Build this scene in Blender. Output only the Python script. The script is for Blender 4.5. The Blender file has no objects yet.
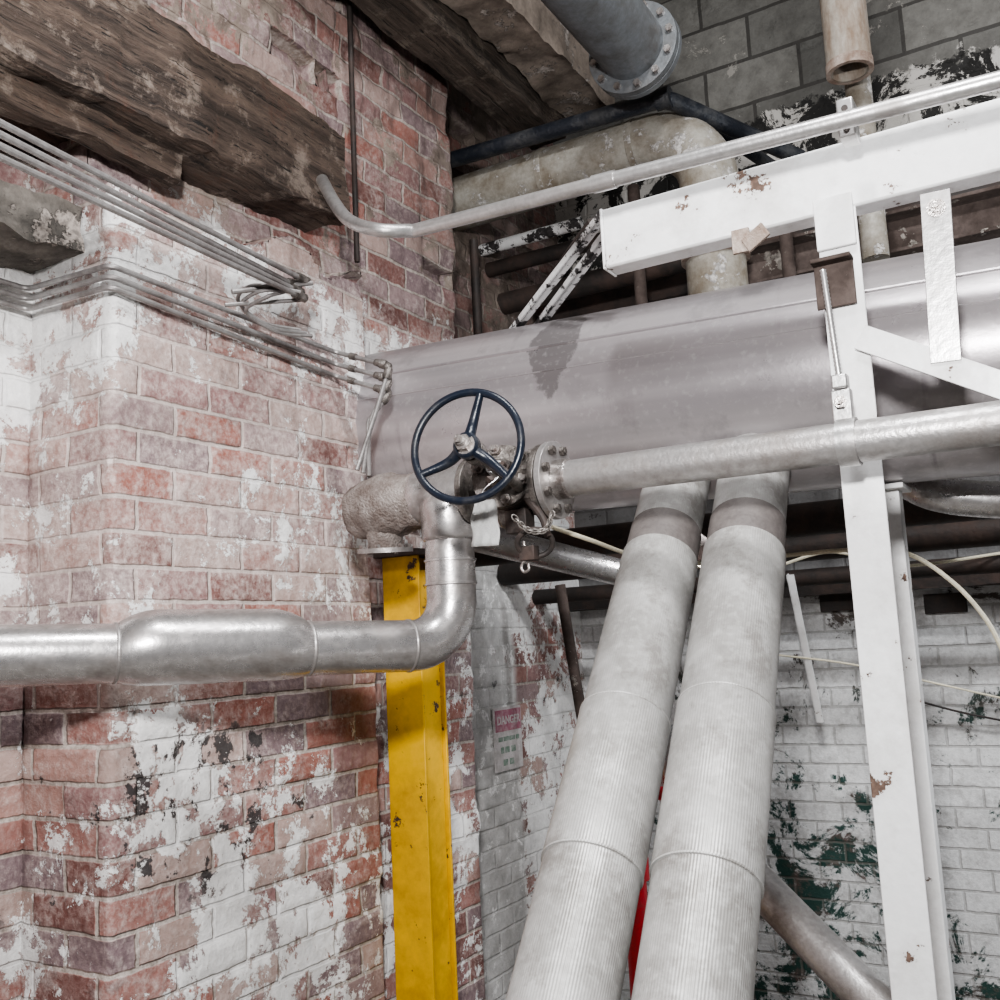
import bpy, math, random
from mathutils import Vector, Matrix, noise
random.seed(7)
V=Vector
S=bpy.context.scene
COL=S.collection
try:
    S.view_settings.look='AgX - Medium High Contrast'
except Exception as ex: print('look',ex)
# ---------------------------------------------------------------- camera
CAM=V((0,0,1.6)); F=1000.0
R=Matrix.Rotation(math.radians(30.3),3,'Z')@Matrix.Rotation(math.radians(98.0),3,'X')@Matrix.Rotation(math.radians(-2.8),3,'Z')
def ray(px,py): return R@V(((px-500)/F,(500-py)/F,-1))
def P(px,py,z): return CAM+ray(px,py)*z
def onx(px,py,x0):
    d=ray(px,py); return CAM+d*((x0-CAM.x)/d.x)
def ony(px,py,y0):
    d=ray(px,py); return CAM+d*((y0-CAM.y)/d.y)
cd=bpy.data.cameras.new('camera'); cam=bpy.data.objects.new('camera',cd); COL.objects.link(cam)
cam.matrix_world=Matrix.Translation(CAM)@R.to_4x4()
cd.sensor_width=36; cd.lens=36.0; cd.clip_start=0.02
S.camera=cam
# ---------------------------------------------------------------- materials
def newmat(name):
    m=bpy.data.materials.new(name); m.use_nodes=True
    nt=m.node_tree; nt.nodes.clear()
    o=nt.nodes.new('ShaderNodeOutputMaterial'); b=nt.nodes.new('ShaderNodeBsdfPrincipled')
    nt.links.new(b.outputs[0],o.inputs[0]); return m,nt,b
def c4(c):
    if hasattr(c,'is_output'): return c
    return (c[0],c[1],c[2],1) if hasattr(c,'__len__') else (c,c,c,1)
class N:
    def __init__(s,nt): s.nt=nt
    def n(s,t,**k):
        x=s.nt.nodes.new(t)
        for a,b in k.items(): setattr(x,a,b)
        return x
    def set(s,sock,v):
        if hasattr(v,'is_output'): s.nt.links.new(v,sock)
        else:
            try: sock.default_value=v
            except Exception: sock.default_value=(v[0],v[1],v[2],1) if hasattr(v,'__len__') else (v,v,v)
    def math(s,op,a,b=0.0,clamp=False):
        x=s.n('ShaderNodeMath',operation=op); x.use_clamp=clamp; s.set(x.inputs[0],a); s.set(x.inputs[1],b); return x.outputs[0]
    def mul(s,*a):
        r=a[0]
        for x in a[1:]: r=s.math('MULTIPLY',r,x)
        return r
    def add(s,*a):
        r=a[0]
        for x in a[1:]: r=s.math('ADD',r,x)
        return r
    def noise(s,vec,scale,detail=5,rough=0.6,dist=0.0):
        x=s.n('ShaderNodeTexNoise'); s.set(x.inputs['Vector'],vec); x.inputs['Scale'].default_value=scale
        x.inputs['Detail'].default_value=detail; x.inputs['Roughness'].default_value=rough; x.inputs['Distortion'].default_value=dist
        return x.outputs[0]
    def ramp(s,fac,stops,interp='LINEAR'):
        x=s.n('ShaderNodeValToRGB'); s.set(x.inputs[0],fac); cr=x.color_ramp; cr.interpolation=interp
        while len(cr.elements)<len(stops): cr.elements.new(0.5)
        for e,(p,c) in zip(cr.elements,stops):
            e.position=p; e.color=c4(c)
        return x.outputs[0]
    def step(s,v,a,b):
        x=s.n('ShaderNodeMapRange'); s.set(x.inputs[0],v); x.inputs[1].default_value=a; x.inputs[2].default_value=b; x.clamp=True
        return x.outputs[0]
    def mix(s,f,a,b,blend='MIX'):
        x=s.n('ShaderNodeMix',data_type='RGBA',blend_type=blend)
        s.set(x.inputs[0],f); s.set(x.inputs[6],c4(a)); s.set(x.inputs[7],c4(b)); return x.outputs[2]
    def map(s,vec,scale=(1,1,1),loc=(0,0,0)):
        x=s.n('ShaderNodeMapping'); s.set(x.inputs[0],vec); x.inputs[3].default_value=scale; x.inputs[1].default_value=loc; return x.outputs[0]
    def bump(s,h,strength=0.5,dist=0.01):
        x=s.n('ShaderNodeBump'); s.set(x.inputs['Height'],h); x.inputs['Strength'].default_value=strength; x.inputs['Distance'].default_value=dist
        return x.outputs[0]

def surf(name,base,rough=0.5,metal=0.0,dirt=None,damt=0.5,dscale=8,chip=None,camt=0.35,cscale=10,bump=0.15,stretch=(1,1,1),var=0.12,trans=0.0):
    m,nt,b=newmat(name); g=N(nt)
    co=g.n('ShaderNodeTexCoord').outputs['Object']; cs=g.map(co,stretch) if stretch!=(1,1,1) else co
    n1=g.noise(cs,dscale,6,0.68); n2=g.noise(co,dscale*9,3,0.6)
    col=g.mix(g.step(n2,0.3,0.7),tuple(x*(1-var) for x in base),tuple(min(1,x*(1+var)) for x in base))
    r=rough
    if dirt:
        f=g.math('MULTIPLY',g.step(n1,0.62-damt*0.3,0.78-damt*0.2),0.85)
        col=g.mix(f,col,dirt); r=g.math('ADD',g.math('MULTIPLY',f,0.25),rough)
    h=n2
    if chip:
        n3=g.noise(co,cscale,7,0.72)
        cf=g.step(n3,0.70-camt*0.35,0.715-camt*0.35)
        chipc=g.mix(g.step(n2,0.4,0.6),chip,tuple(x*0.5 for x in chip))
        col=g.mix(cf,col,chipc); r=g.math('ADD',g.math('MULTIPLY',cf,0.3),r,True)
        h=g.math('SUBTRACT',g.math('MULTIPLY',n2,0.4),cf)
        if metal: g.set(b.inputs['Metallic'],g.math('MULTIPLY',g.math('SUBTRACT',1.0,cf),metal))
    elif metal: b.inputs['Metallic'].default_value=metal
    if trans: b.inputs['Transmission Weight'].default_value=trans; b.inputs['IOR'].default_value=1.1
    g.set(b.inputs['Base Color'],col); g.set(b.inputs['Roughness'],r)
    g.set(b.inputs['Normal'],g.bump(h,bump,0.006))
    return m

BW,RH=0.198,0.0715
def brickmat(name,kind):
    m,nt,b=newmat(name); g=N(nt)
    uv=g.n('ShaderNodeTexCoord').outputs['UV']; geo=g.n('ShaderNodeNewGeometry').outputs['Position']
    nz=g.n('ShaderNodeTexNoise'); g.set(nz.inputs['Vector'],geo); nz.inputs['Scale'].default_value=30; nz.inputs['Detail'].default_value=3
    off=g.n('ShaderNodeVectorMath',operation='MULTIPLY_ADD'); g.set(off.inputs[0],nz.outputs['Color']); off.inputs[1].default_value=(0.009,0.007,0); g.set(off.inputs[2],uv)
    br=g.n('ShaderNodeTexBrick'); br.offset=0.5
    g.set(br.inputs['Vector'],g.map(off.outputs[0],(1,1,1),(-0.0045,-0.0035,0)))
    br.inputs['Color1'].default_value=(0,0,0,1); br.inputs['Color2'].default_value=(1,1,1,1); br.inputs['Mortar'].default_value=(0.5,0.5,0.5,1)
    br.inputs['Scale'].default_value=1; br.inputs['Mortar Size'].default_value=0.0065; br.inputs['Mortar Smooth'].default_value=0.6
    br.inputs['Brick Width'].default_value=BW; br.inputs['Row Height'].default_value=RH; br.inputs['Bias'].default_value=0
    tint=br.outputs['Color']; mort=br.outputs['Fac']
    fine=g.noise(geo,65,4,0.7); med=g.noise(geo,13,6,0.72); big=g.noise(geo,2.2,3,0.6)
    sx=g.n('ShaderNodeSeparateXYZ'); g.set(sx.inputs[0],geo); X,Y,Z=sx.outputs
    if kind=='left':
        brick=g.ramp(tint,[(0.0,(0.165,0.070,0.060)),(0.12,(0.29,0.115,0.090)),(0.26,(0.24,0.130,0.125)),(0.40,(0.35,0.205,0.175)),(0.52,(0.185,0.130,0.138)),(0.64,(0.28,0.135,0.115)),(0.78,(0.38,0.275,0.245)),(0.9,(0.26,0.185,0.185)),(1.0,(0.21,0.085,0.068))],'CONSTANT')
        brick=g.mix(g.mul(g.step(fine,0.38,0.68),0.55),brick,g.mix(0.5,brick,(0.52,0.43,0.40)))
        brick=g.mix(g.mul(g.step(med,0.55,0.68),0.70),brick,(0.075,0.048,0.048))
        mcol=g.mix(g.step(fine,0.35,0.65),(0.28,0.24,0.21),(0.50,0.45,0.41))
        midz=g.mul(g.step(Z,1.45,1.8),g.step(Z,2.62,2.50))
        mcol=g.mix(g.mul(midz,0.6),mcol,(0.55,0.48,0.45))
        col=g.mix(mort,brick,mcol)
        hz=g.add(g.mul(med,0.65),g.mul(fine,0.4),g.mul(big,0.6),g.mul(midz,0.14))
        haze=g.mul(g.step(hz,0.78,1.04),0.72)
        col=g.mix(haze,col,g.mix(g.step(fine,0.35,0.65),(0.42,0.325,0.30),(0.66,0.57,0.54)))
        pn=g.noise(geo,8.5,9,0.78,0.25)
        pz=g.add(pn,g.mul(g.math('SUBTRACT',big,0.5),0.55))
        low=g.mul(g.step(Z,1.75,1.1),0.047)
        rgt=g.mul(g.step(Y,1.4,2.0),0.050)
        lft=g.mul(g.step(Y,1.5,1.30),g.step(Z,1.6,2.2),0.075)
        far=g.mul(g.step(Y,2.8,3.1),0.05)
        up=g.mul(g.step(Z,2.5,2.75),-0.07)
        pz=g.add(pz,low,rgt,far,up,lft,g.mul(midz,0.032))
        pm=g.step(pz,0.607,0.614)
        paint=g.mix(g.step(fine,0.3,0.7),(0.72,0.71,0.70),(0.88,0.87,0.86))
        paint=g.mix(g.mul(g.step(med,0.5,0.7),0.5),paint,(0.44,0.43,0.43))
        col=g.mix(pm,col,paint)
        strip=g.mul(g.step(Y,3.04,3.07),g.step(Y,3.42,3.38),g.step(Z,2.1,2.0),g.step(pn,0.60,0.57))
        col=g.mix(strip,col,g.mix(g.step(med,0.35,0.7),(0.60,0.59,0.58),(0.34,0.33,0.32)))
        pl=g.mul(g.step(g.add(pn,g.mul(g.math('SUBTRACT',big,0.5),0.8)),0.55,0.57),g.step(Z,2.62,2.75))
        col=g.mix(pl,col,g.mix(g.step(med,0.35,0.65),(0.38,0.32,0.27),(0.16,0.125,0.105)))
        ds=g.mul(g.step(g.noise(g.map(geo,(5,5,0.9)),1.4,5,0.7),0.55,0.66),g.step(Z,2.55,2.9),0.65)
        col=g.mix(ds,col,(0.04,0.03,0.027))
        soot=g.mul(g.step(g.add(med,g.mul(g.math('SUBTRACT',big,0.5),0.7)),0.60,0.63),g.step(Z,1.50,1.42),g.step(Z,1.05,1.12),g.math('SUBTRACT',1.0,pm),0.9)
        col=g.mix(soot,col,(0.025,0.025,0.027))
        g_=g.mul(g.step(Z,2.60,3.1),0.25)
        col=g.mix(g_,col,(0.10,0.06,0.05))
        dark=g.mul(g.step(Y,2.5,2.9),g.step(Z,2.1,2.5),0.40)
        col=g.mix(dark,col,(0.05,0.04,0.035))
    else:
        pn=g.noise(geo,5,9,0.78,0.5)
        pz=g.add(pn,g.mul(g.math('SUBTRACT',big,0.5),0.65),g.mul(g.math('SUBTRACT',med,0.5),0.25))
        gx=g.mul(g.step(Z,1.10,0.85),g.step(X,-0.35,-0.65),0.075)
        pz=g.math('SUBTRACT',pz,gx)
        pm=g.step(pz,0.365,0.41)
        hid=g.mix(g.step(Z,1.5,1.2),(0.10,0.085,0.075),(0.022,0.065,0.055))
        hid=g.mix(g.step(med,0.5,0.62),hid,(0.14,0.10,0.09))
        hid=g.mix(g.mul(mort,0.5),hid,(0.22,0.2,0.18))
        paint=g.mix(g.step(fine,0.3,0.7),(0.62,0.625,0.625),(0.84,0.845,0.85))
        paint=g.mix(g.mul(mort,0.45),paint,(0.30,0.29,0.28))
        paint=g.mix(g.mul(g.step(med,0.50,0.66),0.55),paint,(0.31,0.30,0.29))
        low=g.mix(pm,hid,paint)
        pb=g.step(pn,0.50,0.52)
        band=g.mix(pb,(0.015,0.014,0.013),(0.50,0.48,0.45))
        bb=g.n('ShaderNodeTexBrick'); bb.offset=0.5; g.set(bb.inputs['Vector'],uv)
        bb.inputs['Color1'].default_value=(0.11,0.108,0.10,1); bb.inputs['Color2'].default_value=(0.19,0.185,0.17,1); bb.inputs['Mortar'].default_value=(0.05,0.047,0.043,1)
        bb.inputs['Scale'].default_value=1; bb.inputs['Mortar Size'].default_value=0.008; bb.inputs['Brick Width'].default_value=0.40; bb.inputs['Row Height'].default_value=0.2
        blk=g.mix(g.mul(g.step(med,0.4,0.7),0.6),bb.outputs[0],(0.06,0.055,0.05))
        blk=g.mix(g.mul(g.step(pz,0.64,0.66),0.7),blk,(0.36,0.34,0.31))
        zz=g.add(Z,g.mul(g.math('SUBTRACT',med,0.5),0.3))
        col=g.mix(g.step(zz,2.9,2.95),low,band)
        col=g.mix(g.step(zz,3.72,3.74),col,blk)
        col=g.mix(g.mul(g.step(Z,1.62,1.85),g.step(Z,2.95,2.8),0.88),col,(0.035,0.03,0.028))  # paints the wall dark behind the header, where shade falls
        mort=g.mul(mort,g.step(Z,3.7,3.6))
    g.set(b.inputs['Base Color'],col)
    b.inputs['Roughness'].default_value=0.72
    h=g.add(g.mul(mort,-0.9),g.mul(fine,0.7),g.mul(med,0.8),g.mul(pm,0.35))
    g.set(b.inputs['Normal'],g.bump(h,0.6,0.008))
    return m

def woodmat(name,c1,c2,c3,crust):
    m,nt,b=newmat(name); g=N(nt)
    co=g.n('ShaderNodeTexCoord').outputs['Object']
    n=g.noise(g.map(co,(10,0.7,10)),3,7,0.72,0.4); n2=g.noise(co,7,7,0.75); n3=g.noise(g.map(co,(45,1.5,45)),3,4,0.7)
    col=g.mix(g.step(n,0.38,0.62),c1,c2)
    col=g.mix(g.step(n2,0.57,0.68),col,c3)
    col=g.mix(g.math('MULTIPLY',g.step(n2,0.47,0.38),0.65),col,crust)
    col=g.mix(g.step(n3,0.40,0.36),col,(0.010,0.008,0.007))
    g.set(b.inputs['Base Color'],col); b.inputs['Roughness'].default_value=0.8
    g.set(b.inputs['Normal'],g.bump(g.add(n,n3,n2),0.8,0.025)); return m

def fabricmat(name):
    m,nt,b=newmat(name); g=N(nt)
    tc=g.n('ShaderNodeTexCoord'); uv=tc.outputs['UV']; co=tc.outputs['Object']
    w=g.n('ShaderNodeTexWave',wave_type='BANDS',bands_direction='X'); g.set(w.inputs[0],uv); w.inputs['Scale'].default_value=60; w.inputs['Distortion'].default_value=0.6
    n1=g.noise(co,5,6,0.70); n2=g.noise(co,70,3,0.6); n3=g.noise(g.map(co,(1,1,1),(5,3,1)),11,6,0.75)
    col=g.mix(g.step(n1,0.40,0.60),(0.46,0.455,0.445),(0.30,0.292,0.28))
    col=g.mix(g.math('MULTIPLY',g.step(n3,0.52,0.62),0.60),col,(0.21,0.195,0.18))
    col=g.mix(g.math('MULTIPLY',g.step(n2,0.5,0.7),0.35),col,(0.60,0.60,0.59))
    col=g.mix(g.math('MULTIPLY',w.outputs[1],0.10),col,(0.25,0.24,0.23))
    g.set(b.inputs['Base Color'],col); b.inputs['Roughness'].default_value=0.42
    b.inputs['Metallic'].default_value=0.15
    g.set(b.inputs['Normal'],g.bump(g.math('ADD',w.outputs[1],g.math('MULTIPLY',n2,1.0)),0.18,0.003)); return m

def jacketmat(name,stain):
    m,nt,b=newmat(name); g=N(nt)
    tc=g.n('ShaderNodeTexCoord'); uv=tc.outputs['UV']; co=tc.outputs['Object']; geo=g.n('ShaderNodeNewGeometry').outputs['Position']
    st=g.noise(g.map(uv,(9,0.25,1)),1.0,3,0.5); n1=g.noise(co,4,6,0.68); n2=g.noise(co,60,4,0.6)
    col=g.mix(g.step(st,0.38,0.62),(0.315,0.290,0.300),(0.50,0.470,0.478))  # lengthwise tone bands put reflections into the jacket colour
    col=g.mix(g.math('MULTIPLY',g.step(n1,0.55,0.62),0.35),col,(0.24,0.22,0.225))
    d=g.n('ShaderNodeVectorMath',operation='SUBTRACT'); g.set(d.inputs[0],geo); d.inputs[1].default_value=tuple(stain)
    d2=g.n('ShaderNodeVectorMath',operation='MULTIPLY'); g.set(d2.inputs[0],d.outputs[0]); d2.inputs[1].default_value=(13,3.5,5.5)
    ln=g.n('ShaderNodeVectorMath',operation='LENGTH'); g.set(ln.inputs[0],d2.outputs[0])
    sf=g.math('MULTIPLY',g.step(g.add(ln.outputs['Value'],g.mul(n1,1.9)),1.78,1.70),0.65)
    dr=g.mul(g.step(g.noise(g.map(uv,(0.8,14,1)),1.0,4,0.6),0.60,0.66),g.step(n1,0.45,0.6),0.45)
    col=g.mix(dr,col,(0.17,0.155,0.16))
    col=g.mix(sf,col,(0.12,0.11,0.11))
    col=g.mix(g.math('MULTIPLY',g.step(n2,0.55,0.75),0.35),col,(0.60,0.58,0.585))
    g.set(b.inputs['Base Color'],col); g.set(b.inputs['Roughness'],g.math('ADD',g.math('MULTIPLY',n1,0.20),0.20))
    b.inputs['Metallic'].default_value=0.55
    g.set(b.inputs['Normal'],g.bump(g.math('ADD',g.mul(st,0.8),g.math('MULTIPLY',n2,0.3)),0.18,0.006)); return m

M={}
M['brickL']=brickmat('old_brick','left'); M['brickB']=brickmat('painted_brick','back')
M['jacket']=jacketmat('pipe_jacket',P(562,345,2.55))
M['fabric']=fabricmat('insulation_wrap')
M['steel']=surf('galvanised_steel',(0.58,0.57,0.565),0.33,0.8,(0.30,0.28,0.27),0.5,7,bump=0.12)
M['conduit']=surf('dull_conduit',(0.34,0.33,0.325),0.42,0.6,(0.16,0.14,0.135),0.7,9,bump=0.2)
M['steel_dull']=surf('dull_steel',(0.46,0.445,0.44),0.36,0.7,(0.24,0.215,0.20),0.65,9,bump=0.2)
M['bluegrey']=surf('blue_grey_steel',(0.22,0.235,0.25),0.42,0.5,(0.12,0.115,0.11),0.65,8,bump=0.25)
M['silver']=surf('silver_paint',(0.55,0.53,0.525),0.27,0.8,(0.30,0.27,0.255),0.5,8,bump=0.08,stretch=(2.5,0.8,2.5))
M['cast']=surf('cast_iron_brown',(0.34,0.305,0.285),0.5,0.35,(0.15,0.115,0.10),0.8,18,bump=1.0)
M['chrome']=surf('bright_metal',(0.60,0.57,0.55),0.25,0.9,(0.13,0.10,0.09),0.8,28,bump=0.25)
M['valve']=surf('grimy_valve_metal',(0.34,0.315,0.295),0.33,0.75,(0.06,0.05,0.045),0.9,24,bump=0.4)
M['white']=surf('white_paint',(0.82,0.82,0.82),0.36,0.0,(0.55,0.535,0.52),0.5,6,chip=(0.17,0.11,0.085),camt=0.22,cscale=12,bump=0.3,var=0.04)
M['whitechip']=surf('flaking_white_paint',(0.72,0.72,0.72),0.4,0.0,(0.45,0.43,0.42),0.5,9,chip=(0.05,0.045,0.045),camt=0.52,cscale=16,bump=0.3,var=0.04)
M['rustplate']=surf('rusty_plate',(0.40,0.34,0.30),0.6,0.1,(0.17,0.11,0.08),0.9,14,bump=0.5)
M['yellow']=surf('yellow_paint',(0.74,0.43,0.014),0.38,0.0,(0.42,0.22,0.015),0.6,5,chip=(0.10,0.06,0.04),camt=0.20,cscale=14,bump=0.2,var=0.06)
M['navy']=surf('navy_enamel',(0.008,0.012,0.022),0.3,0.0,(0.03,0.03,0.033),0.4,20,bump=0.1)
M['black']=surf('black_bitumen',(0.016,0.019,0.026),0.4,0.0,(0.07,0.07,0.07),0.5,12,bump=0.5)
M['rust']=surf('rusted_steel',(0.115,0.088,0.078),0.75,0.2,(0.05,0.037,0.032),0.9,9,bump=0.5,chip=(0.32,0.29,0.26),camt=0.3,cscale=12)
M['beigerust']=surf('beige_rusted_pipe',(0.34,0.31,0.27),0.6,0.1,(0.18,0.12,0.08),0.7,8,bump=0.4,stretch=(2,2,0.6))
M['oldpipe']=surf('weathered_lagging',(0.33,0.315,0.28),0.55,0.1,(0.15,0.12,0.085),0.8,9,bump=0.5,chip=(0.50,0.48,0.46),camt=0.38,cscale=16)
M['dark']=surf('dark_steel',(0.035,0.030,0.028),0.6,0.3,(0.09,0.06,0.05),0.6,8,bump=0.3)
M['collar']=surf('grey_brown_band',(0.135,0.120,0.115),0.55,0.1,(0.20,0.18,0.17),0.6,14,bump=0.3)
M['stone']=surf('sooty_stone',(0.19,0.17,0.15),0.85,0.0,(0.06,0.055,0.05),0.8,10,bump=1.0,chip=(0.34,0.30,0.27),camt=0.4,cscale=9)
M['rubble']=surf('brown_masonry',(0.27,0.225,0.19),0.85,0.0,(0.10,0.08,0.065),0.8,7,bump=1.0,chip=(0.36,0.32,0.29),camt=0.4,cscale=6)
M['concrete']=surf('concrete',(0.22,0.21,0.19),0.85,0.0,(0.12,0.11,0.10),0.6,3,bump=0.5)
M['wood']=woodmat('old_timber',(0.042,0.029,0.023),(0.165,0.118,0.092),(0.13,0.070,0.050),(0.38,0.31,0.26))
M['wood2']=woodmat('grey_timber',(0.038,0.029,0.023),(0.13,0.10,0.08),(0.09,0.06,0.045),(0.25,0.21,0.17))
M['cream']=surf('cream_cable',(0.62,0.57,0.44),0.45,0.0,(0.4,0.37,0.3),0.3,20)
M['tag']=surf('clear_plastic_sleeve',(0.78,0.78,0.77),0.12,0.0,(0.6,0.59,0.57),0.4,40,trans=0.55)
M['magenta']=surf('faded_sign_red',(0.31,0.10,0.15),0.6,0.0,(0.44,0.33,0.35),0.65,30)
M['signwhite']=surf('sign_white',(0.52,0.49,0.49),0.6,0.0,(0.36,0.34,0.33),0.6,25)
M['green']=surf('stencil_green',(0.14,0.22,0.17),0.6,0.0,(0.38,0.39,0.37),0.6,40)
M['red']=surf('red_paint',(0.50,0.018,0.03),0.4,0.0,(0.25,0.03,0.03),0.4,15)

# ---------------------------------------------------------------- mesh builder
def frame(d,up=V((0,0,1))):
    d=d.normalized()
    if abs(d.dot(up))>0.98: up=V((0,1,0))
    s=d.cross(up).normalized(); u=s.cross(d).normalized(); return s,u,d
class MB:
    def __init__(s): s.v=[];s.f=[];s.uv=[]
    def face(s,idx,uv=None): s.f.append(idx); s.uv.append(uv or [(0,0)]*len(idx))
    def rings(s,rings,rr,ll,cap0,cap1,closed=False):
        n=len(rings[0]); base=len(s.v)
        for r in rings: s.v.extend(r)
        m=len(rings)
        for i in range(m if closed else m-1):
            i2=(i+1)%m
            for j in range(n):
                j2=(j+1)%n
                a=base+i*n+j;b=base+i*n+j2;c=base+i2*n+j2;d=base+i2*n+j
                u0=j/n*2*math.pi*rr; u1=(j+1)/n*2*math.pi*rr
                l0=ll[i]; l1=ll[i+1] if i+1<m else ll[i]+0.05
                s.face((a,b,c,d),[(u0,l0),(u1,l0),(u1,l1),(u0,l1)])
        if not closed:
            if cap0: s.face(tuple(base+j for j in reversed(range(n))))
            if cap1: s.face(tuple(base+(m-1)*n+j for j in range(n)))
    def tube(s,pts,r,seg=20,caps=(True,True),closed=False):
        pts=[V(p) for p in pts]; n=len(pts)
        rs=r if hasattr(r,'__len__') else [r]*n
        T=[]
        for i in range(n):
            if closed: t=pts[(i+1)%n]-pts[i-1]
            else:
                a=pts[max(i-1,0)]; b=pts[min(i+1,n-1)]; t=b-a
            T.append(t.normalized() if t.length>1e-9 else (T[-1] if T else V((0,0,1))))
        sd,u,_=frame(T[0]); rings=[];ll=[];L=0
        for i in range(n):
            if i>0:
                q=T[i-1].rotation_difference(T[i]); sd=q@sd; u=q@u; L+=(pts[i]-pts[i-1]).length
            ll.append(L)
            rings.append([pts[i]+(sd*math.cos(a)+u*math.sin(a))*rs[i] for a in [2*math.pi*j/seg for j in range(seg)]])
        s.rings(rings,max(rs),ll,caps[0],caps[1],closed); return s
    def lathe(s,p0,d,prof,seg=32,caps=(True,True)):
        sd,u,d=frame(V(d)); p0=V(p0); rings=[];ll=[]
        for t,r in prof:
            ll.append(t); rings.append([p0+d*t+(sd*math.cos(a)+u*math.sin(a))*r for a in [2*math.pi*j/seg for j in range(seg)]])
        s.rings(rings,max(r for _,r in prof),ll,caps[0],caps[1]); return s
    def extr(s,poly,p0,p1,up=V((0,0,1)),nseg=1,jit=0):
        p0=V(p0);p1=V(p1); sd,u,d=frame(p1-p0,up); b=len(s.v); n=len(poly)
        for k in range(nseg+1):
            p=p0.lerp(p1,k/nseg)
            for (x,y) in poly:
                q=p+sd*x+u*y
                if jit: q=q+noise.noise_vector(q*5)*jit+noise.noise_vector(q*17)*jit*0.5+noise.noise_vector(q*41)*jit*0.25
                s.v.append(q)
        for k in range(nseg):
            for j in range(n):
                j2=(j+1)%n; s.face((b+k*n+j,b+k*n+j2,b+(k+1)*n+j2,b+(k+1)*n+j))
        s.face(tuple(b+j for j in reversed(range(n)))); s.face(tuple(b+nseg*n+j for j in range(n))); return s
    def box(s,c,sx,sy,sz,ax=None):
        ax=ax or (V((1,0,0)),V((0,1,0)),V((0,0,1))); c=V(c)
        s.extr([(-sx/2,-sy/2),(sx/2,-sy/2),(sx/2,sy/2),(-sx/2,sy/2)],c-ax[2]*sz/2,c+ax[2]*sz/2,ax[1]); return s
    def hexa(s,c,d,r,h):
        s.lathe(c,d,[(0,r),(h,r)],6); return s
    def ball(s,c,r,seg=14):
        s.lathe(V(c)-V((0,0,r)),V((0,0,1)),[(r-r*math.cos(math.pi*k/8),max(0.0005,r*math.sin(math.pi*k/8))) for k in range(9)],seg); return s
    def obj(s,name,mat,parent=None,label=None,cat=None,bevel=0,flat=False,kind=None,group=None,angle=35):
        vs=s.v; lo=V((min(v.x for v in vs),min(v.y for v in vs),min(v.z for v in vs))); hi=V((max(v.x for v in vs),max(v.y for v in vs),max(v.z for v in vs)))
        o=V(((lo.x+hi.x)/2,(lo.y+hi.y)/2,lo.z))
        me=bpy.data.meshes.new(name); me.from_pydata([tuple(v-o) for v in vs],[],s.f)
        ul=me.uv_layers.new(name='UVMap'); flatuv=[c for f in s.uv for p in f for c in p]; ul.data.foreach_set('uv',flatuv)
        me.materials.append(M[mat]); me.update()
        if not flat:
            me.polygons.foreach_set('use_smooth',[True]*len(me.polygons)); me.set_sharp_from_angle(angle=math.radians(angle))
        ob=bpy.data.objects.new(name,me); COL.objects.link(ob)
        if parent: ob.parent=parent; ob.location=o-WL[parent.name]
        else: ob.location=o
        WL[ob.name]=o
        if bevel:
            bv=ob.modifiers.new('bevel','BEVEL'); bv.width=bevel; bv.segments=2; bv.limit_method='ANGLE'; bv.angle_limit=math.radians(40)
        meta(ob,label,cat,kind,group); return ob
WL={}
def meta(ob,label=None,cat=None,kind=None,group=None):
    if label: ob['label']=label
    if cat: ob['category']=cat
    if kind: ob['kind']=kind
    if group: ob['group']=group
def empty(name,loc,label,cat,group=None):
    e=bpy.data.objects.new(name,None); e.empty_display_size=0.05; COL.objects.link(e); e.location=loc; WL[e.name]=V(loc); meta(e,label,cat,None,group); return e
def fillet(pts,rad,n=10):
    pts=[V(p) for p in pts]; out=[pts[0]]
    for i in range(1,len(pts)-1):
        a,b,c=pts[i-1],pts[i],pts[i+1]; d1=(a-b).normalized(); d2=(c-b).normalized()
        ang=d1.angle(d2)
        if ang>3.10: out.append(b); continue
        t=min(rad/math.tan(ang/2),(a-b).length*0.48,(c-b).length*0.48); r=t*math.tan(ang/2)
        cen=b+(d1+d2).normalized()*(r/math.sin(ang/2)); s0=b+d1*t-cen; s1=b+d2*t-cen; w=s0.angle(s1)
        for k in range(n+1):
            f=k/n; out.append(cen+(s0*math.sin((1-f)*w)+s1*math.sin(f*w))/math.sin(w))
    out.append(pts[-1]); return out
def smooth(pts,n=8):
    pts=[V(p) for p in pts]; q=[pts[0]*2-pts[1]]+pts+[pts[-1]*2-pts[-2]]; out=[]
    for i in range(1,len(q)-2):
        for k in range(n):
            t=k/n; a,b,c,d=q[i-1],q[i],q[i+1],q[i+2]
            out.append(0.5*((2*b)+(c-a)*t+(2*a-5*b+4*c-d)*t*t+(-a+3*b-3*c+d)*t**3))
    out.append(pts[-1]); return out
def rect(x0,x1,y0,y1,n=6):
    o=[]
    for k in range(n): o.append((x0+(x1-x0)*k/n,y0))
    for k in range(n): o.append((x1,y0+(y1-y0)*k/n))
    for k in range(n): o.append((x1-(x1-x0)*k/n,y1))
    for k in range(n): o.append((x0,y1-(y1-y0)*k/n))
    return o

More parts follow.
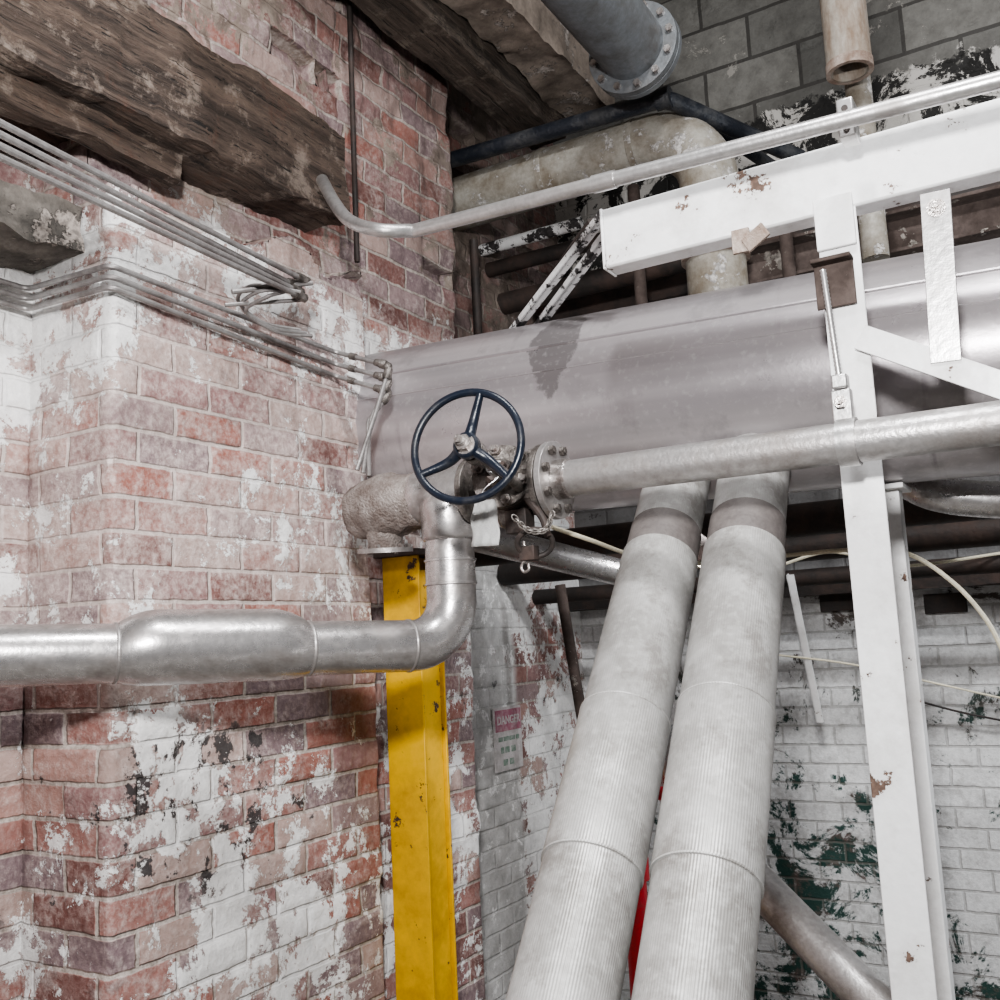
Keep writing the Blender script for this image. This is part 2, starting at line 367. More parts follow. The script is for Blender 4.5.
# ---------------------------------------------------------------- walls
def brickh(u,v):
    row=math.floor(v/RH); off=0 if row%2 else 0.5*BW
    x=(u+off)-BW*math.floor((u+off)/BW); y=v-RH*row
    md=min(x,y,BW-x,RH-y); num=math.floor((u+off)/BW)
    h=min(1.0,max(0.0,(md-0.002)/0.009))
    rnd=noise.cell(V((num*1.7+0.3,row*2.3+0.2,0.5)))
    return h,rnd
def wallmesh(name,plan,zs,mapf,mat,amp=1.0,brick=True):
    pts=[];u=0
    for i in range(len(plan)-1):
        a=V(plan[i][:2]);b=V(plan[i+1][:2]);L=(b-a).length;n=max(1,int(L/plan[i][2]))
        d=(b-a)/L; nr=V((d.y,-d.x))
        for k in range(n): pts.append([a.lerp(b,k/n),u+L*k/n,nr])
        u+=L
    pts.append([V(plan[-1][:2]),u,nr])
    for i in range(1,len(pts)-1):
        if (pts[i][2]-pts[i-1][2]).length>0.1: pts[i].append((pts[i][2]+pts[i-1][2]).normalized())
    W=len(pts);vs=[];uvs=[]
    for z in zs:
        for p in pts:
            n2=p[3] if len(p)>3 else p[2]
            x,y=mapf(p[0].x,p[0].y,z)
            q=V((x,y,z)); n11=noise.noise(q*11)
            d=noise.noise(q*3)*0.009+n11*0.004+noise.noise(q*40)*0.0025
            if brick:
                h,rn=brickh(p[1],z); d+=h*0.0040+(rn-0.5)*0.005*h
                if name=='wall_left' and z>2.62:
                    if rn>0.92 and h>0.2: d-=0.05
                    d+=noise.noise(q*9)*0.010+noise.noise(q*25)*0.005
                elif rn>0.97 and h>0.3: d-=0.012
                if len(p)>3: d-=0.004+0.010*abs(noise.noise(q*20))
            d*=amp
            vs.append((x+n2.x*d,y+n2.y*d,z)); uvs.append((p[1],z))
    fs=[];fu=[]
    H=len(zs)
    for i in range(H-1):
        for j in range(W-1):
            a=i*W+j; f=(a,a+1,a+W+1,a+W); fs.append(f)
            for k in f: fu.extend(uvs[k])
    me=bpy.data.meshes.new(name); me.from_pydata(vs,[],fs); ul=me.uv_layers.new(name='UVMap'); ul.data.foreach_set('uv',fu)
    me.polygons.foreach_set('use_smooth',[True]*len(fs)); me.materials.append(M[mat]); me.update(); me.set_sharp_from_angle(angle=math.radians(50))
    ob=bpy.data.objects.new(name,me); COL.objects.link(ob); ob['kind']='structure'; return ob
def lin(a,b,s):
    n=max(1,int((b-a)/s)); return [a+(b-a)*k/n for k in range(n)]
PX=-1.686; WX=-1.96; UX=-1.765
def mapl(x,y,z):
    if y<2.181 and y>1.329 and x>UX-0.001:
        lim=2.62+0.09*noise.noise(V((y*6,0.3,0)))
        if z>lim: x=UX
    if y<2.181 and z>2.9 and x<UX+0.001: x=UX
    return x,y
plan=[(WX,-1.6,0.3),(WX,0.7,0.012),(WX,1.33,0.012),(PX,1.33,0.008),(PX,2.18,0.02),(UX,2.18,0.012),(UX,2.79,0.012),(WX,2.79,0.016),(WX,4.03,0.05)]
zs=[0,0.4]+lin(0.8,2.9,0.0085)+lin(2.9,4.4,0.012)+[4.4]
wallmesh('wall_left',plan,zs,mapl,'brickL')
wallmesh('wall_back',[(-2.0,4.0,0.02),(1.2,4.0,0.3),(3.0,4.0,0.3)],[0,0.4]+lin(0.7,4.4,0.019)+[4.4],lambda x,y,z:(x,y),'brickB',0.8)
MB().box((0.4,1.2,-0.06),5.6,6.0,0.12).obj('floor','concrete',kind='structure',flat=True)
MB().box((0.4,1.2,4.46),5.6,6.0,0.12).obj('ceiling','concrete',kind='structure',flat=True)

# ---------------------------------------------------------------- timbers
MB().extr(rect(-0.14,0.145,0,0.245,9),V((-1.755,-1.0,2.735)),V((-1.755,2.02,2.735)),V((0,0,1)),170,0.019).obj('timber_beam','wood',label='thick dark rotting timber beam resting on the brick pier',cat='beam',angle=50)
MB().extr(rect(-0.075,0.075,0,0.28,8),V((-1.60,0.9,3.47)),V((-1.60,3.25,3.47)),V((0,0,1)),110,0.012).obj('timber_beam','wood2',label='dark grey-brown ceiling timber running above the brick wall',cat='beam',angle=60)
MB().extr(rect(-0.08,0.09,0,0.34,8),V((-1.435,0.9,3.55)),V((-1.435,3.30,3.55)),V((0,0,1)),110,0.018).obj('masonry_lintel','rubble',label='weathered brown masonry lintel alongside the ceiling timber',cat='lintel',angle=60)
MB().extr(rect(-0.02,0.03,0,0.07),V((-1.70,-0.6,2.665)),V((-1.70,1.50,2.665)),V((0,0,1)),90,0.012).obj('timber_shim','wood',label='thin splintered rust-brown timber packer under the big beam',cat='timber',angle=60)
MB().extr(rect(-0.16,0.08,-0.045,0.045,8),V((-1.87,0.6,2.51)),V((-1.87,1.34,2.51)),V((0,0,1)),60,0.026).obj('stone_ledge','stone',label='sooty broken stone ledge set in the brick wall',cat='stone ledge',angle=60)

# ---------------------------------------------------------------- big jacketed header
KZ=1.03
A=P(380,441,2.93*KZ); B=P(1000,358,2.16*KZ); D=(B-A).normalized(); RB=0.247*KZ*1.02
A0=A+D*((-1.785-A.x)/D.x); L=(B-A0).length+0.9
e=empty('header_pipe',A0,'huge grey metal-jacketed horizontal pipe coming out of the brick wall','pipe')
MB().lathe(A0,D,[(0,RB),(L,RB)],96).obj('pipe_body','jacket',e)
for t in (1.36,2.25):
    MB().lathe(A0,D,[(t,RB+0.0002),(t,RB+0.002),(t+0.03,RB+0.002),(t+0.03,RB+0.0002)],96,(False,False)).obj('jacket_band','jacket',e)
sd,u,_=frame(D)
for an,rr_ in ((31,0.0055),(14,0.0025)):
    o=V((0,-1,0)); o=(o-D*o.dot(D)).normalized(); o=(o*math.cos(math.radians(an))+u*math.sin(math.radians(an)))
    MB().tube([A0+o*(RB-0.001),A0+D*L+o*(RB-0.001)],rr_,8).obj('jacket_seam','jacket',e)

# ---------------------------------------------------------------- slanting insulated pipes
def slant(p0,p1,r,bands,neck,label):
    p0=V(p0);p1=V(p1);d=(p1-p0).normalized(); L=(p1-p0).length
    e=empty('insulated_pipe',V((p1.x,p1.y,0)),label,'pipe',group='slanting insulated pipes')
    marks=[b*L for b in bands]+[L+0.12]
    prof=[(neck,r*0.9),(neck,r)]; k=0
    for mk in marks[:-1]:
        prof+= [(mk-0.004,prof[-1][1]),(mk,prof[-1][1]+0.0030*(1 if k%2==0 else -1))]; k+=1
    prof.append((marks[-1],prof[-1][1]))
    MB().lathe(p0,d,prof,48).obj('insulation','fabric',e,angle=60)
    for mk in marks[:-1]:
        MB().lathe(p0,d,[(mk-0.0035,r),(mk-0.002,r+0.0038),(mk+0.001,r+0.0038),(mk+0.002,r)],48,(False,False)).obj('joint_seam','fabric',e)
    MB().lathe(p0,d,[(-0.10,r*0.93),(neck-0.09,r*0.93)],40).obj('pipe_neck','fabric',e)
    MB().lathe(p0,d,[(neck-0.092,r*0.9),(neck-0.092,r*0.955),(neck+0.002,r*0.955),(neck+0.002,r*0.9)],40).obj('collar_band','collar',e)
    q=p1+d*0.1; q2=p1+d*0.32
    MB().tube(fillet([q,q2,V((q2.x,q2.y,0.0))],0.12),r,40).obj('lower_insulation','fabric',e)
slant(P(681,465,2.44),P(563,1000,1.5),0.083,[0.60,0.835],0.345,'slanting round pipe wrapped in pale grey insulation beside its twin')
slant(P(756,455,2.32),P(692,1000,1.43),0.0845,[0.595,0.855],0.335,'slanting pale insulated pipe, nearer the white steel post')

# ---------------------------------------------------------------- white frame
PY=1.95
bz=(ony(602,236,PY).z+ony(1000,143,PY).z)/2+0.006; x0=ony(601,240,PY).x; x1=0.75
e=empty('support_beam',V((x0,PY,bz-0.07)),'white-painted steel beam with rusty chipped edges, carried by the post','steel beam')
h=0.068;w=0.030
MB().extr([(-w,-h),(w,-h),(w,h),(-w,h)],V((x0+0.006,PY+w,bz)),V((x1,PY+w,bz))).obj('beam_web','white',e,bevel=0.005)
MB().box((x0+0.004,PY+w,bz),0.006,2*w+0.004,2*h+0.004).obj('end_plate','white',e,bevel=0.002)
pp=ony(874,600,PY); pxx=pp.x
ztop=bz-h
e=empty('steel_post',V((pxx,PY,0)),'tall white-painted steel angle post with flaking rust, under the beam','steel post')
T=0.008;W=0.076
lp=[(-W/2,-0.0),(W/2,0.0),(W/2,T),(-W/2+T,T),(-W/2+T,0.07),(-W/2,0.07)]
def vert_extr(mb,poly,x,y,z0,z1):
    b=len(mb.v);n=len(poly)
    for z in (z0,z1):
        for (a,c) in poly: mb.v.append(V((x+a,y+c,z)))
    for j in range(n):
        j2=(j+1)%n; mb.face((b+j,b+j2,b+n+j2,b+n+j))
    mb.face(tuple(b+j for j in reversed(range(n)))); mb.face(tuple(b+n+j for j in range(n))); return mb
vert_extr(MB(),lp,pxx,PY,0,ztop).obj('post_body','white',e,bevel=0.002)
MB().box((pxx-0.002,PY-0.006,ztop-0.025),0.074,0.008,0.105).obj('gusset_plate','white',e,bevel=0.002)
MB().box((pxx-0.012,PY-0.022,ztop-0.105),0.076,0.034,0.008).box((pxx-0.012,PY-0.008,ztop-0.15),0.074,0.006,0.09).obj('rusty_bracket','rust',e,bevel=0.002)
ps=P(897,700,2.26)
e=empty('steel_post',V((ps.x,ps.y,0)),'white steel channel leg standing beneath the jacketed pipe','steel post')
lp2=[(-0.05,0),(0.05,0),(0.05,0.05),(0.042,0.05),(0.042,T),(-0.042,T),(-0.042,0.05),(-0.05,0.05)]
hz=(A+D*((ps.x-A.x)/D.x)).z-RB-0.015
vert_extr(MB(),lp2,ps.x,ps.y,0,hz).obj('post_body','white',e,bevel=0.002)
MB().box((ps.x,ps.y+0.03,hz+0.005),0.13,0.12,0.012).obj('cap_plate','white',e,bevel=0.002)
a=ony(860,337,PY-0.008); c=ony(1000,385,PY-0.008); dd=(c-a).normalized()
MB().extr([(-0.004,-0.024),(0.004,-0.024),(0.004,0.024),(-0.004,0.024)],a,a+dd*0.65,V((0,0,1))).extr([(-0.03,0.018),(0.0,0.018),(0.0,0.024),(-0.03,0.024)],a,a+dd*0.65,V((0,0,1))).obj('diagonal_brace','white',label='white angle-iron brace bolted to the post and sloping down',cat='steel brace',bevel=0.001)
t1=ony(935,192,PY-0.012); t2=ony(946,362,PY-0.012)
e=empty('pipe_strap',t2,'flat galvanised hanger strap bolted over the white beam','pipe strap')
MB().extr([(-0.026,-0.003),(0.026,-0.003),(0.026,0.003),(-0.026,0.003)],t2,t1,V((0,1,0))).obj('strap_plate','steel',e,bevel=0.001)
bp=ony(936,208,PY-0.016)
MB().lathe(bp,V((0,-1,0)),[(0,0.017),(0.003,0.017)],24).hexa(bp+V((0,-0.003,0)),V((0,-1,0)),0.012,0.008).lathe(bp,V((0,-1,0)),[(0,0.006),(0.02,0.006)],12).obj('bolt','chrome',e)
c0=ony(742,240,PY+0.0)
MB().extr([(-0.018,-0.004),(0.018,-0.004),(0.018,0.004),(-0.018,0.004)],c0+V((0.0,-0.008,-0.03)),c0+V((0,-0.008,0.02)),V((0,1,0))).extr([(-0.016,-0.004),(0.016,-0.004),(0.016,0.004),(-0.016,0.004)],c0+V((0.01,-0.012,-0.02)),c0+V((0.055,-0.02,0.004)),V((0,1,0))).obj('beam_clip','rustplate',label='small bent rusty clip welded below the white beam',cat='bracket',bevel=0.001)

# ---------------------------------------------------------------- small steel pipe line
LY=1.86
a=ony(557,480,LY); c=ony(1000,423,LY)
SP=V((a.x,LY,a.z)); SE=V((c.x,LY,c.z)); SD=(SE-SP).normalized(); r1=0.038
e=empty('steel_pipe',SP,'smooth dull silver pipe running from the flanged valve past the post','pipe')
MB().lathe(SP,SD,[(0,r1),((SE-SP).length+0.7,r1)],40).obj('pipe_body','steel_dull',e)
MB().lathe(SP,SD,[(-0.004,r1+0.004),(0.03,r1+0.004),(0.034,r1)],40,(True,False)).obj('weld_collar','chrome',e)
hx=(ony(849,440,LY)).x; hc=SP+SD*((hx-SP.x)/SD.x)
e=empty('pipe_hanger',hc+V((0,0,-0.05)),'galvanised pipe clamp with threaded hanger rod in front of the post','pipe hanger')
MB().lathe(hc-SD*0.017,SD,[(0,r1+0.001),(0,r1+0.006),(0.034,r1+0.006),(0.034,r1+0.001)],40,(False,False)).obj('clamp_ring','steel',e,bevel=0)
MB().box(hc+V((-0.005,-0.0,r1+0.030)),0.036,0.02,0.06).box(hc+V((-0.005,0.0,r1+0.075)),0.028,0.026,0.026).obj('clamp_ear','steel',e,bevel=0.003)
MB().hexa(hc+V((-0.005,-0.012,r1+0.035)),V((0,-1,0)),0.012,0.01).lathe(hc+V((-0.005,-0.02,r1+0.035)),V((0,-1,0)),[(0,0.006),(0.01,0.006)],12).obj('bolt','chrome',e)
rp=[(k*0.004,0.0062 if k%2 else 0.0050) for k in range(54)]
MB().lathe(hc+V((-0.006,0,r1+0.08)),V((-0.05,0.0,1)),rp,12).obj('threaded_rod','steel',e)
k0=ony(848,120,1.85)
e=empty('conduit_clamp',k0,'perforated galvanised strut clamp holding the conduit on the beam','clamp')
MB().box(k0+V((0,0.0,-0.005)),0.03,0.05,0.075).obj('clamp_body','steel',e,bevel=0.003)
for dz in (-0.028,-0.008,0.012):
    MB().lathe(k0+V((0,-0.024,dz)),V((0,-1,0)),[(0,0.006),(0.003,0.006)],14).obj('rivet','dark',e)

# ---------------------------------------------------------------- bright conduit
CY=1.79
c0=ony(425,228,CY); c1=ony(1000,80,CY)
cd_=(c1-c0).normalized()
pts=smooth([P(322,180,2.5),P(334,202,2.42),P(350,221,2.33),P(378,230,2.25),c0-cd_*0.03],6)+[c0+cd_*0.05,c1+cd_*0.7]
e=empty('metal_conduit',c0,'bright galvanised conduit with a sweeping bend at the timber','conduit')
MB().tube(pts,0.0155,20).obj('conduit_body','steel',e)
cc=c0+cd_*0.42
MB().lathe(cc,cd_,[(0,0.0155),(0,0.0185),(0.05,0.0185),(0.05,0.0155)],20,(False,False)).obj('coupling','steel',e)

# ---------------------------------------------------------------- riser pipe
TX=P(446,500,2.24)
tee=V((TX.x,LY,P(446,494,2.24).z))
bot=V((tee.x,tee.y,P(446,645,2.26).z))
q0=P(0,656,1.76); r2=0.056
dirq=(q0-bot).normalized()
e=empty('riser_pipe',bot,'silver-painted steel pipe hugging the pier, with elbow, riser and tee','pipe')
path=fillet([q0+dirq*0.8,bot,tee+V((0,0,-0.07))],0.10,16)
MB().tube(path,r2-0.001,44).obj('pipe_body','silver',e)
s0=P(116,650,1.86); tpar=(s0-bot).dot(dirq); tp2=(P(298,647,2.08)-bot).dot(dirq)
ln=tpar-tp2
prof=[]
for k in range(29):
    t=k/28; f=min(1,min(t,1-t)/0.20); prof.append((ln*t,r2-0.001+0.0165*math.sin(f*math.pi/2)**0.8))
mb=MB().lathe(bot+dirq*tp2,dirq,prof,48,(False,False))
for i,v in enumerate(mb.v):
    k=i//48; t=k/28; f=min(1,min(t,1-t)/0.20); mb.v[i]=v+V((0,0,0.009*math.sin(f*math.pi/2)))
mb.obj('sleeve','silver',e,angle=80)
for tt in (tp2-0.002,tpar+0.004,0.11):
    MB().lathe(bot+dirq*(tt-0.005),dirq,[(0,r2-0.001),(0.002,r2+0.0010),(0.006,r2+0.0010),(0.008,r2-0.001)],40,(False,False)).obj('weld_bead','steel_dull',e,angle=80)
rb=P(446,573,2.24).z
MB().lathe(V((tee.x,tee.y,rb-0.03)),V((0,0,1)),[(0,r2-0.001),(0.002,r2+0.0025),(0.006,r2+0.0025),(0.007,r2),(0.053,r2),(0.054,r2+0.0025),(0.058,r2+0.0025),(0.06,r2-0.001)],40,(False,False)).obj('riser_band','silver',e)
MB().lathe(tee-SD*0.075,SD,[(0,0.060),(0.012,0.064),(0.03,0.062),(0.11,0.062),(0.138,0.054)],44).lathe(tee+V((0,0,-0.105)),V((0,0,1)),[(0,r2),(0.008,r2+0.006),(0.04,r2+0.005),(0.075,r2+0.012),(0.10,r2+0.004)],44).obj('tee_fitting','silver',e,angle=70)
el=P(357,513,2.38); el=V((el.x,LY,el.z))
st0=tee-SD*0.062+V((0,0,-0.004)); sdir=(el-st0).normalized(); sl_=(el-st0).length
prof=[(0,0.052),(0.012,0.062),(0.03,0.064)]+[(0.03+(sl_-0.05)*k/14,0.064+0.012*math.sin(math.pi*k/14)) for k in range(1,15)]+[(sl_-0.008,0.060),(sl_,0.050),(sl_+0.004,0.02)]
mb=MB().lathe(st0,sdir,prof,40)
for i,v in enumerate(mb.v): mb.v[i]=v+noise.noise_vector(v*30)*0.007+noise.noise_vector(v*80)*0.003
mb.obj('rough_stub','cast',e,angle=70)
fl=P(394,549,2.35); fl=V((fl.x,LY+0.0,fl.z)); fdn=V((0.05,-0.08,1)).normalized()
MB().lathe(fl-fdn*0.01,fdn,[(0.0,0.035),(0.05,0.045)],32).obj('branch_neck','cast',e)
MB().lathe(fl-fdn*0.010,fdn,[(0,0.02),(0,0.064),(0.011,0.064),(0.011,0.03)],36).obj('branch_flange','steel_dull',e)
s_,u_,_=frame(fdn)
for k in range(6):
    a=k*math.pi/3+0.2
    MB().hexa(fl+fdn*0.001+s_*math.cos(a)*0.054+u_*math.sin(a)*0.054,fdn,0.007,0.008).obj('bolt','chrome',e)

# ---------------------------------------------------------------- valve with handwheel
vc=SP-SD*0.105
hub=P(467,446,1.92)
sdv=(hub-vc).normalized()
e=empty('gate_valve',vc+V((0,0,-0.06)),'flanged metal gate valve with a navy three-spoke handwheel','valve')
MB().lathe(tee+SD*0.066,SD,[(0,0.04),(0.03,0.038),((SP-tee).length-0.066-0.03,0.040)],36).lathe(vc-SD*0.055,SD,[(0,0.035),(0.015,0.055),(0.05,0.069),(0.085,0.055),(0.10,0.035)],36).lathe(vc+V((0,0,-0.095)),V((0,0,1)),[(0,0.022),(0.008,0.034),(0.05,0.048)],28).obj('valve_body','valve',e,angle=60)
MB().lathe(SP-SD*0.012,SD,[(0,0.037),(0,0.083),(0.014,0.083),(0.014,0.037)],40).obj('flange','steel_dull',e,bevel=0.001)
MB().lathe(SP-SD*0.030,SD,[(0,0.037),(0,0.080),(0.014,0.080),(0.014,0.037)],40).obj('flange','valve',e,bevel=0.001)
MB().lathe(tee+SD*0.066,SD,[(0,0.037),(0,0.074),(0.014,0.074),(0.014,0.037)],40).obj('flange','valve',e,bevel=0.001)
s_,u_,_=frame(SD)
for k in range(8):
    a=k*math.pi/4+0.3; o=(s_*math.cos(a)+u_*math.sin(a))*0.066
    MB().hexa(SP-SD*0.046+o,SD,0.0105,0.014).lathe(SP-SD*0.060+o,SD,[(0,0.006),(0.075,0.006)],10).hexa(SP+SD*0.003+o,SD,0.0105,0.01).obj('bolt','valve',e)
sl=(hub-vc).length
MB().lathe(vc,sdv,[(0,0.046),(0.05,0.046),(0.055,0.040),(0.06,0.040),(0.06,0.068),(0.074,0.068),(0.074,0.036),(0.09,0.032),(0.105,0.022)],32).obj('bonnet','valve',e)
MB().lathe(vc+sdv*0.044,sdv,[(0,0.03),(0,0.068),(0.014,0.068),(0.014,0.03)],32).obj('bonnet_flange','dark',e,bevel=0.001)
s_,u_,_=frame(sdv)
for k in range(6):
    a=k*math.pi/3+0.3; o=(s_*math.cos(a)+u_*math.sin(a))*0.057
    MB().hexa(vc+sdv*0.074+o,sdv,0.0115,0.014).lathe(vc+sdv*0.03+o,sdv,[(0,0.006),(0.070,0.006)],10).hexa(vc+sdv*0.030+o,sdv,0.0115,0.013).obj('bolt','chrome',e)
y0=vc+sdv*0.074; y1=vc+sdv*(sl-0.035)
yk=MB()
for sg in (-1,1):
    o=(s_*0.8+u_*0.6)*sg
    pth=smooth([y0+o*0.048,y0.lerp(y1,0.35)+o*0.054,y0.lerp(y1,0.75)+o*0.044,y1+o*0.010],6)
    yk.tube(pth,[0.012]*len(pth),12)
yk.lathe(y1-sdv*0.014,sdv,[(0,0.024),(0.030,0.024)],24)
yk.obj('yoke','valve',e)
gl=MB(); gc=vc+sdv*0.115
gl.extr([(-0.036,-0.012),(0.036,-0.012),(0.036,0.012),(-0.036,0.012)],gc,gc+sdv*0.010,u_)
for sg in (-1,1):
    gl.lathe(gc-sdv*0.03+s_*0.028*sg,sdv,[(0,0.005),(0.065,0.005)],10).hexa(gc+sdv*0.01+s_*0.028*sg,sdv,0.010,0.009)
gl.obj('gland_follower','dark',e)
MB().lathe(vc+sdv*0.09,sdv,[(0,0.009),(sl-0.05,0.009)],16).lathe(vc+sdv*0.10,sdv,[(0,0.022),(0.012,0.022),(0.016,0.015),(0.03,0.015)],20).obj('stem','steel',e)
MB().lathe(hub-sdv*0.022,sdv,[(0,0.020),(0.034,0.020)],24).hexa(hub+sdv*0.012,sdv,0.017,0.014).lathe(hub+sdv*0.02,sdv,[(0,0.009),(0.028,0.008)],14).obj('hub_nut','chrome',e)
wn=(sdv*0.95+(CAM-hub).normalized()*0.10).normalized()
ws,wu,_=frame(wn)
WR=0.109
wh=MB(); wh.tube([hub+(ws*math.cos(a)+wu*math.sin(a))*WR for a in [2*math.pi*k/64 for k in range(64)]],0.0078,14,closed=True)
for a0 in (80,208,322):
    a=math.radians(a0); right=R@V((1,0,0)); upv=R@V((0,1,0)); tv=right*math.cos(a)+upv*math.sin(a); o=(tv-wn*tv.dot(wn)).normalized(); t=wn.cross(o)
    pth=smooth([hub+o*0.012,hub+o*0.05-wn*0.010+t*0.004,hub+o*(WR-0.002)],6)
    wh.tube(pth,[0.0125-0.005*k/12 for k in range(len(pth))],12)
wh.lathe(hub-wn*0.012,wn,[(0,0.024),(0.004,0.026),(0.02,0.026),(0.024,0.022)],24)
wh.obj('handwheel','navy',e)
dl=P(535,543,2.04)
MB().box(vc+V((0.03,-0.035,-0.085)),0.05,0.04,0.05).tube([dl+(R@V((math.cos(a)*0.036,math.sin(a)*0.028,0.3*math.sin(a)*0.03))) for a in [2*math.pi*k/24 for k in range(24)]],0.0060,10,closed=True).box(dl+V((-0.015,0,-0.02)),0.035,0.025,0.03).tube(smooth([vc+V((0.05,-0.05,-0.03)),dl+V((0.02,0,0.05)),dl+V((0.03,0,0.01))],6),0.008,10).obj('drain_cock','dark',e,bevel=0.002)
ch=MB()
cp=smooth([P(552,515,2.0),P(545,530,2.0),P(528,530,2.0),P(512,515,2.0)],5)
for i in range(len(cp)-1):
    c=cp[i]; t=(cp[i+1]-cp[i]).normalized(); s2,u2,_=frame(t); n2=s2 if i%2 else u2
    ch.tube([c+t*0.0085*math.cos(a)+n2*0.005*math.sin(a) for a in [2*math.pi*k/10 for k in range(10)]],0.0016,6,closed=True)
ch.obj('lock_chain','valve',e)
hk=P(525,566,2.04)
MB().tube(smooth([hk+V((0,0.0,0.05)),hk+V((0.004,0,0.02)),hk+V((-0.008,0,0.0)),hk+V((-0.003,0,-0.012)),hk+V((0.008,0,-0.008)),hk+V((0.008,0,0.004))],6),0.003,10).obj('hook','chrome',e)

# tag
tg=P(484,500,1.99)
e=empty('plastic_tag',tg+V((0,0,-0.10)),'crumpled clear plastic tag sleeve wired to the valve','tag')
tb=MB()
dx=R@V((1,0,0)); dx.z=0; dx.normalize(); dy=V((0,0,1)); dn=dx.cross(dy)
for j in range(13):
    for i in range(9):
        xx=(i/8-0.5)*(0.040+0.014*min(1,j/5)); yy=-j/12*0.092
        q=tg+dx*(xx+0.002*math.sin(j*0.9))+dy*yy; q+=dn*(0.003*math.sin(i*1.9+j*0.5)+0.006*noise.noise(q*38))
        tb.v.append(q)
for j in range(12):
    for i in range(8):
        a=j*9+i; tb.face((a,a+1,a+10,a+9))
ob=tb.obj('tag_sheet','tag',e); sm=ob.modifiers.new('solid','SOLIDIFY'); sm.thickness=0.0012
MB().tube(smooth([tg,tg+V((0,0,0.02)),tg+V((0.02,0.03,0.05)),tg+V((0.0,0.02,0.06))],6),0.0012,8).obj('tag_wire','steel',e)

# ---------------------------------------------------------------- yellow column
e=empty('yellow_column',V((-1.6,2.25,0)),'chipped yellow-painted steel column beside the brick pier','steel column')
ty=onx(400,556,-1.6).z
vert_extr(MB(),[(-0.06,0),(0.06,0),(0.06,0.008),(0.005,0.008),(0.005,0.102),(0.06,0.102),(0.06,0.11),(-0.06,0.11),(-0.06,0.102),(-0.005,0.102),(-0.005,0.008),(-0.06,0.008)],-1.61,2.2,0,ty).obj('column_body','yellow',e,bevel=0.0015)
MB().box((-1.59,2.255,0.9),0.06,0.085,1.8).obj('side_plate','yellow',e,bevel=0.001)
MB().box((-1.61,2.25,ty+0.008),0.15,0.14,0.016).obj('cap_plate','rust',e,bevel=0.001)

# ---------------------------------------------------------------- wall conduits round the pier
for i,dz in enumerate((0.006,-0.017,-0.040)):
    z=2.395+dz
    e1=P(390,366+i*13,2.57); dn1=P(376-i*4,412+i*5,2.53); dn2=P(357+i*6,470+i*3,2.50)
    c=[V((WX+0.03,-0.9,z+0.02)),V((WX+0.03,1.300,z+0.01)),V((PX+0.028,1.300,z)),onx(335,352+i*12,PX+0.03),e1,dn1,dn2]
    e=empty('wall_conduit',V((WX+0.03,1.0,2.38+dz)),'thin grey electrical conduit wrapping round the brick pier','conduit',group='conduits round the pier')
    MB().tube(fillet(c,0.02,6),0.0062,10).obj('conduit_body','conduit',e)
    d=(c[3]-c[4]).normalized(); d2=(c[5]-c[4]).normalized()
    MB().lathe(c[4]+d*0.012,d,[(0,0.0105),(0.004,0.0125),(0.018,0.0125),(0.02,0.0105),(0.035,0.0095)],10).ball(c[4]+d*0.006+d2*0.004,0.0125).lathe(c[4]+d2*0.008,d2,[(0,0.0105),(0.022,0.0125),(0.03,0.0095)],10).obj('elbow_fitting','valve',e)
    MB().lathe(c[4]+d*0.11,d,[(0,0.0095),(0.02,0.0095)],10).obj('coupling','valve',e)
for i,dz in enumerate((0.0,-0.017,-0.034,0.017)):
    a=P(0,134,1.6)+V((0,0,dz*1.15)); c=P(296+i*3,286,2.33)+V((0,0,dz*0.8)); d=(a-c).normalized()
    e=empty('ceiling_conduit',c,'thin galvanised conduit in a parallel run below the timber','conduit',group='conduit bundle below the timber')
    MB().tube([a+d*0.9,c],0.0062,10).obj('conduit_body','conduit',e)
    MB().lathe(c,d,[(-0.01,0.011),(0.03,0.011)],8).obj('end_fitting','valve',e)
for i in range(3):
    a=P(300-i*8,292,2.3); m1=P(255+i*6,285+i*6,2.25); m2=P(238+i*4,300+i*6,2.3); m3=P(262+i*8,322+i*5,2.36); b_=P(300+i*6,330+i*3,2.42)
    MB().tube(smooth([a,m1,m2,m3,b_],8),0.0045,8).obj('cable_loop','conduit',label='grey looped wire hanging at the conduit ends',cat='cable',group='wire loops')
MB().tube([P(232,292,2.22),P(312,283,2.34)],0.006,8).tube([P(225,305,2.25),P(300,300,2.34)],0.005,8).obj('conduit_bracket','conduit',label='thin metal bracket bar carrying the conduit bundle',cat='bracket')

a=onx(357,262,-1.72); MB().tube([a,V((a.x,a.y,4.39))],0.008,12).obj('vertical_rod','dark',label='thin dark vertical rod against the upper brickwork',cat='rod')
a=onx(478,335,-1.80)
MB().tube([a,V((a.x,a.y,3.05))],0.016,14).obj('drain_pipe','dark',label='short dark vertical pipe at the end of the upper brickwork',cat='pipe')

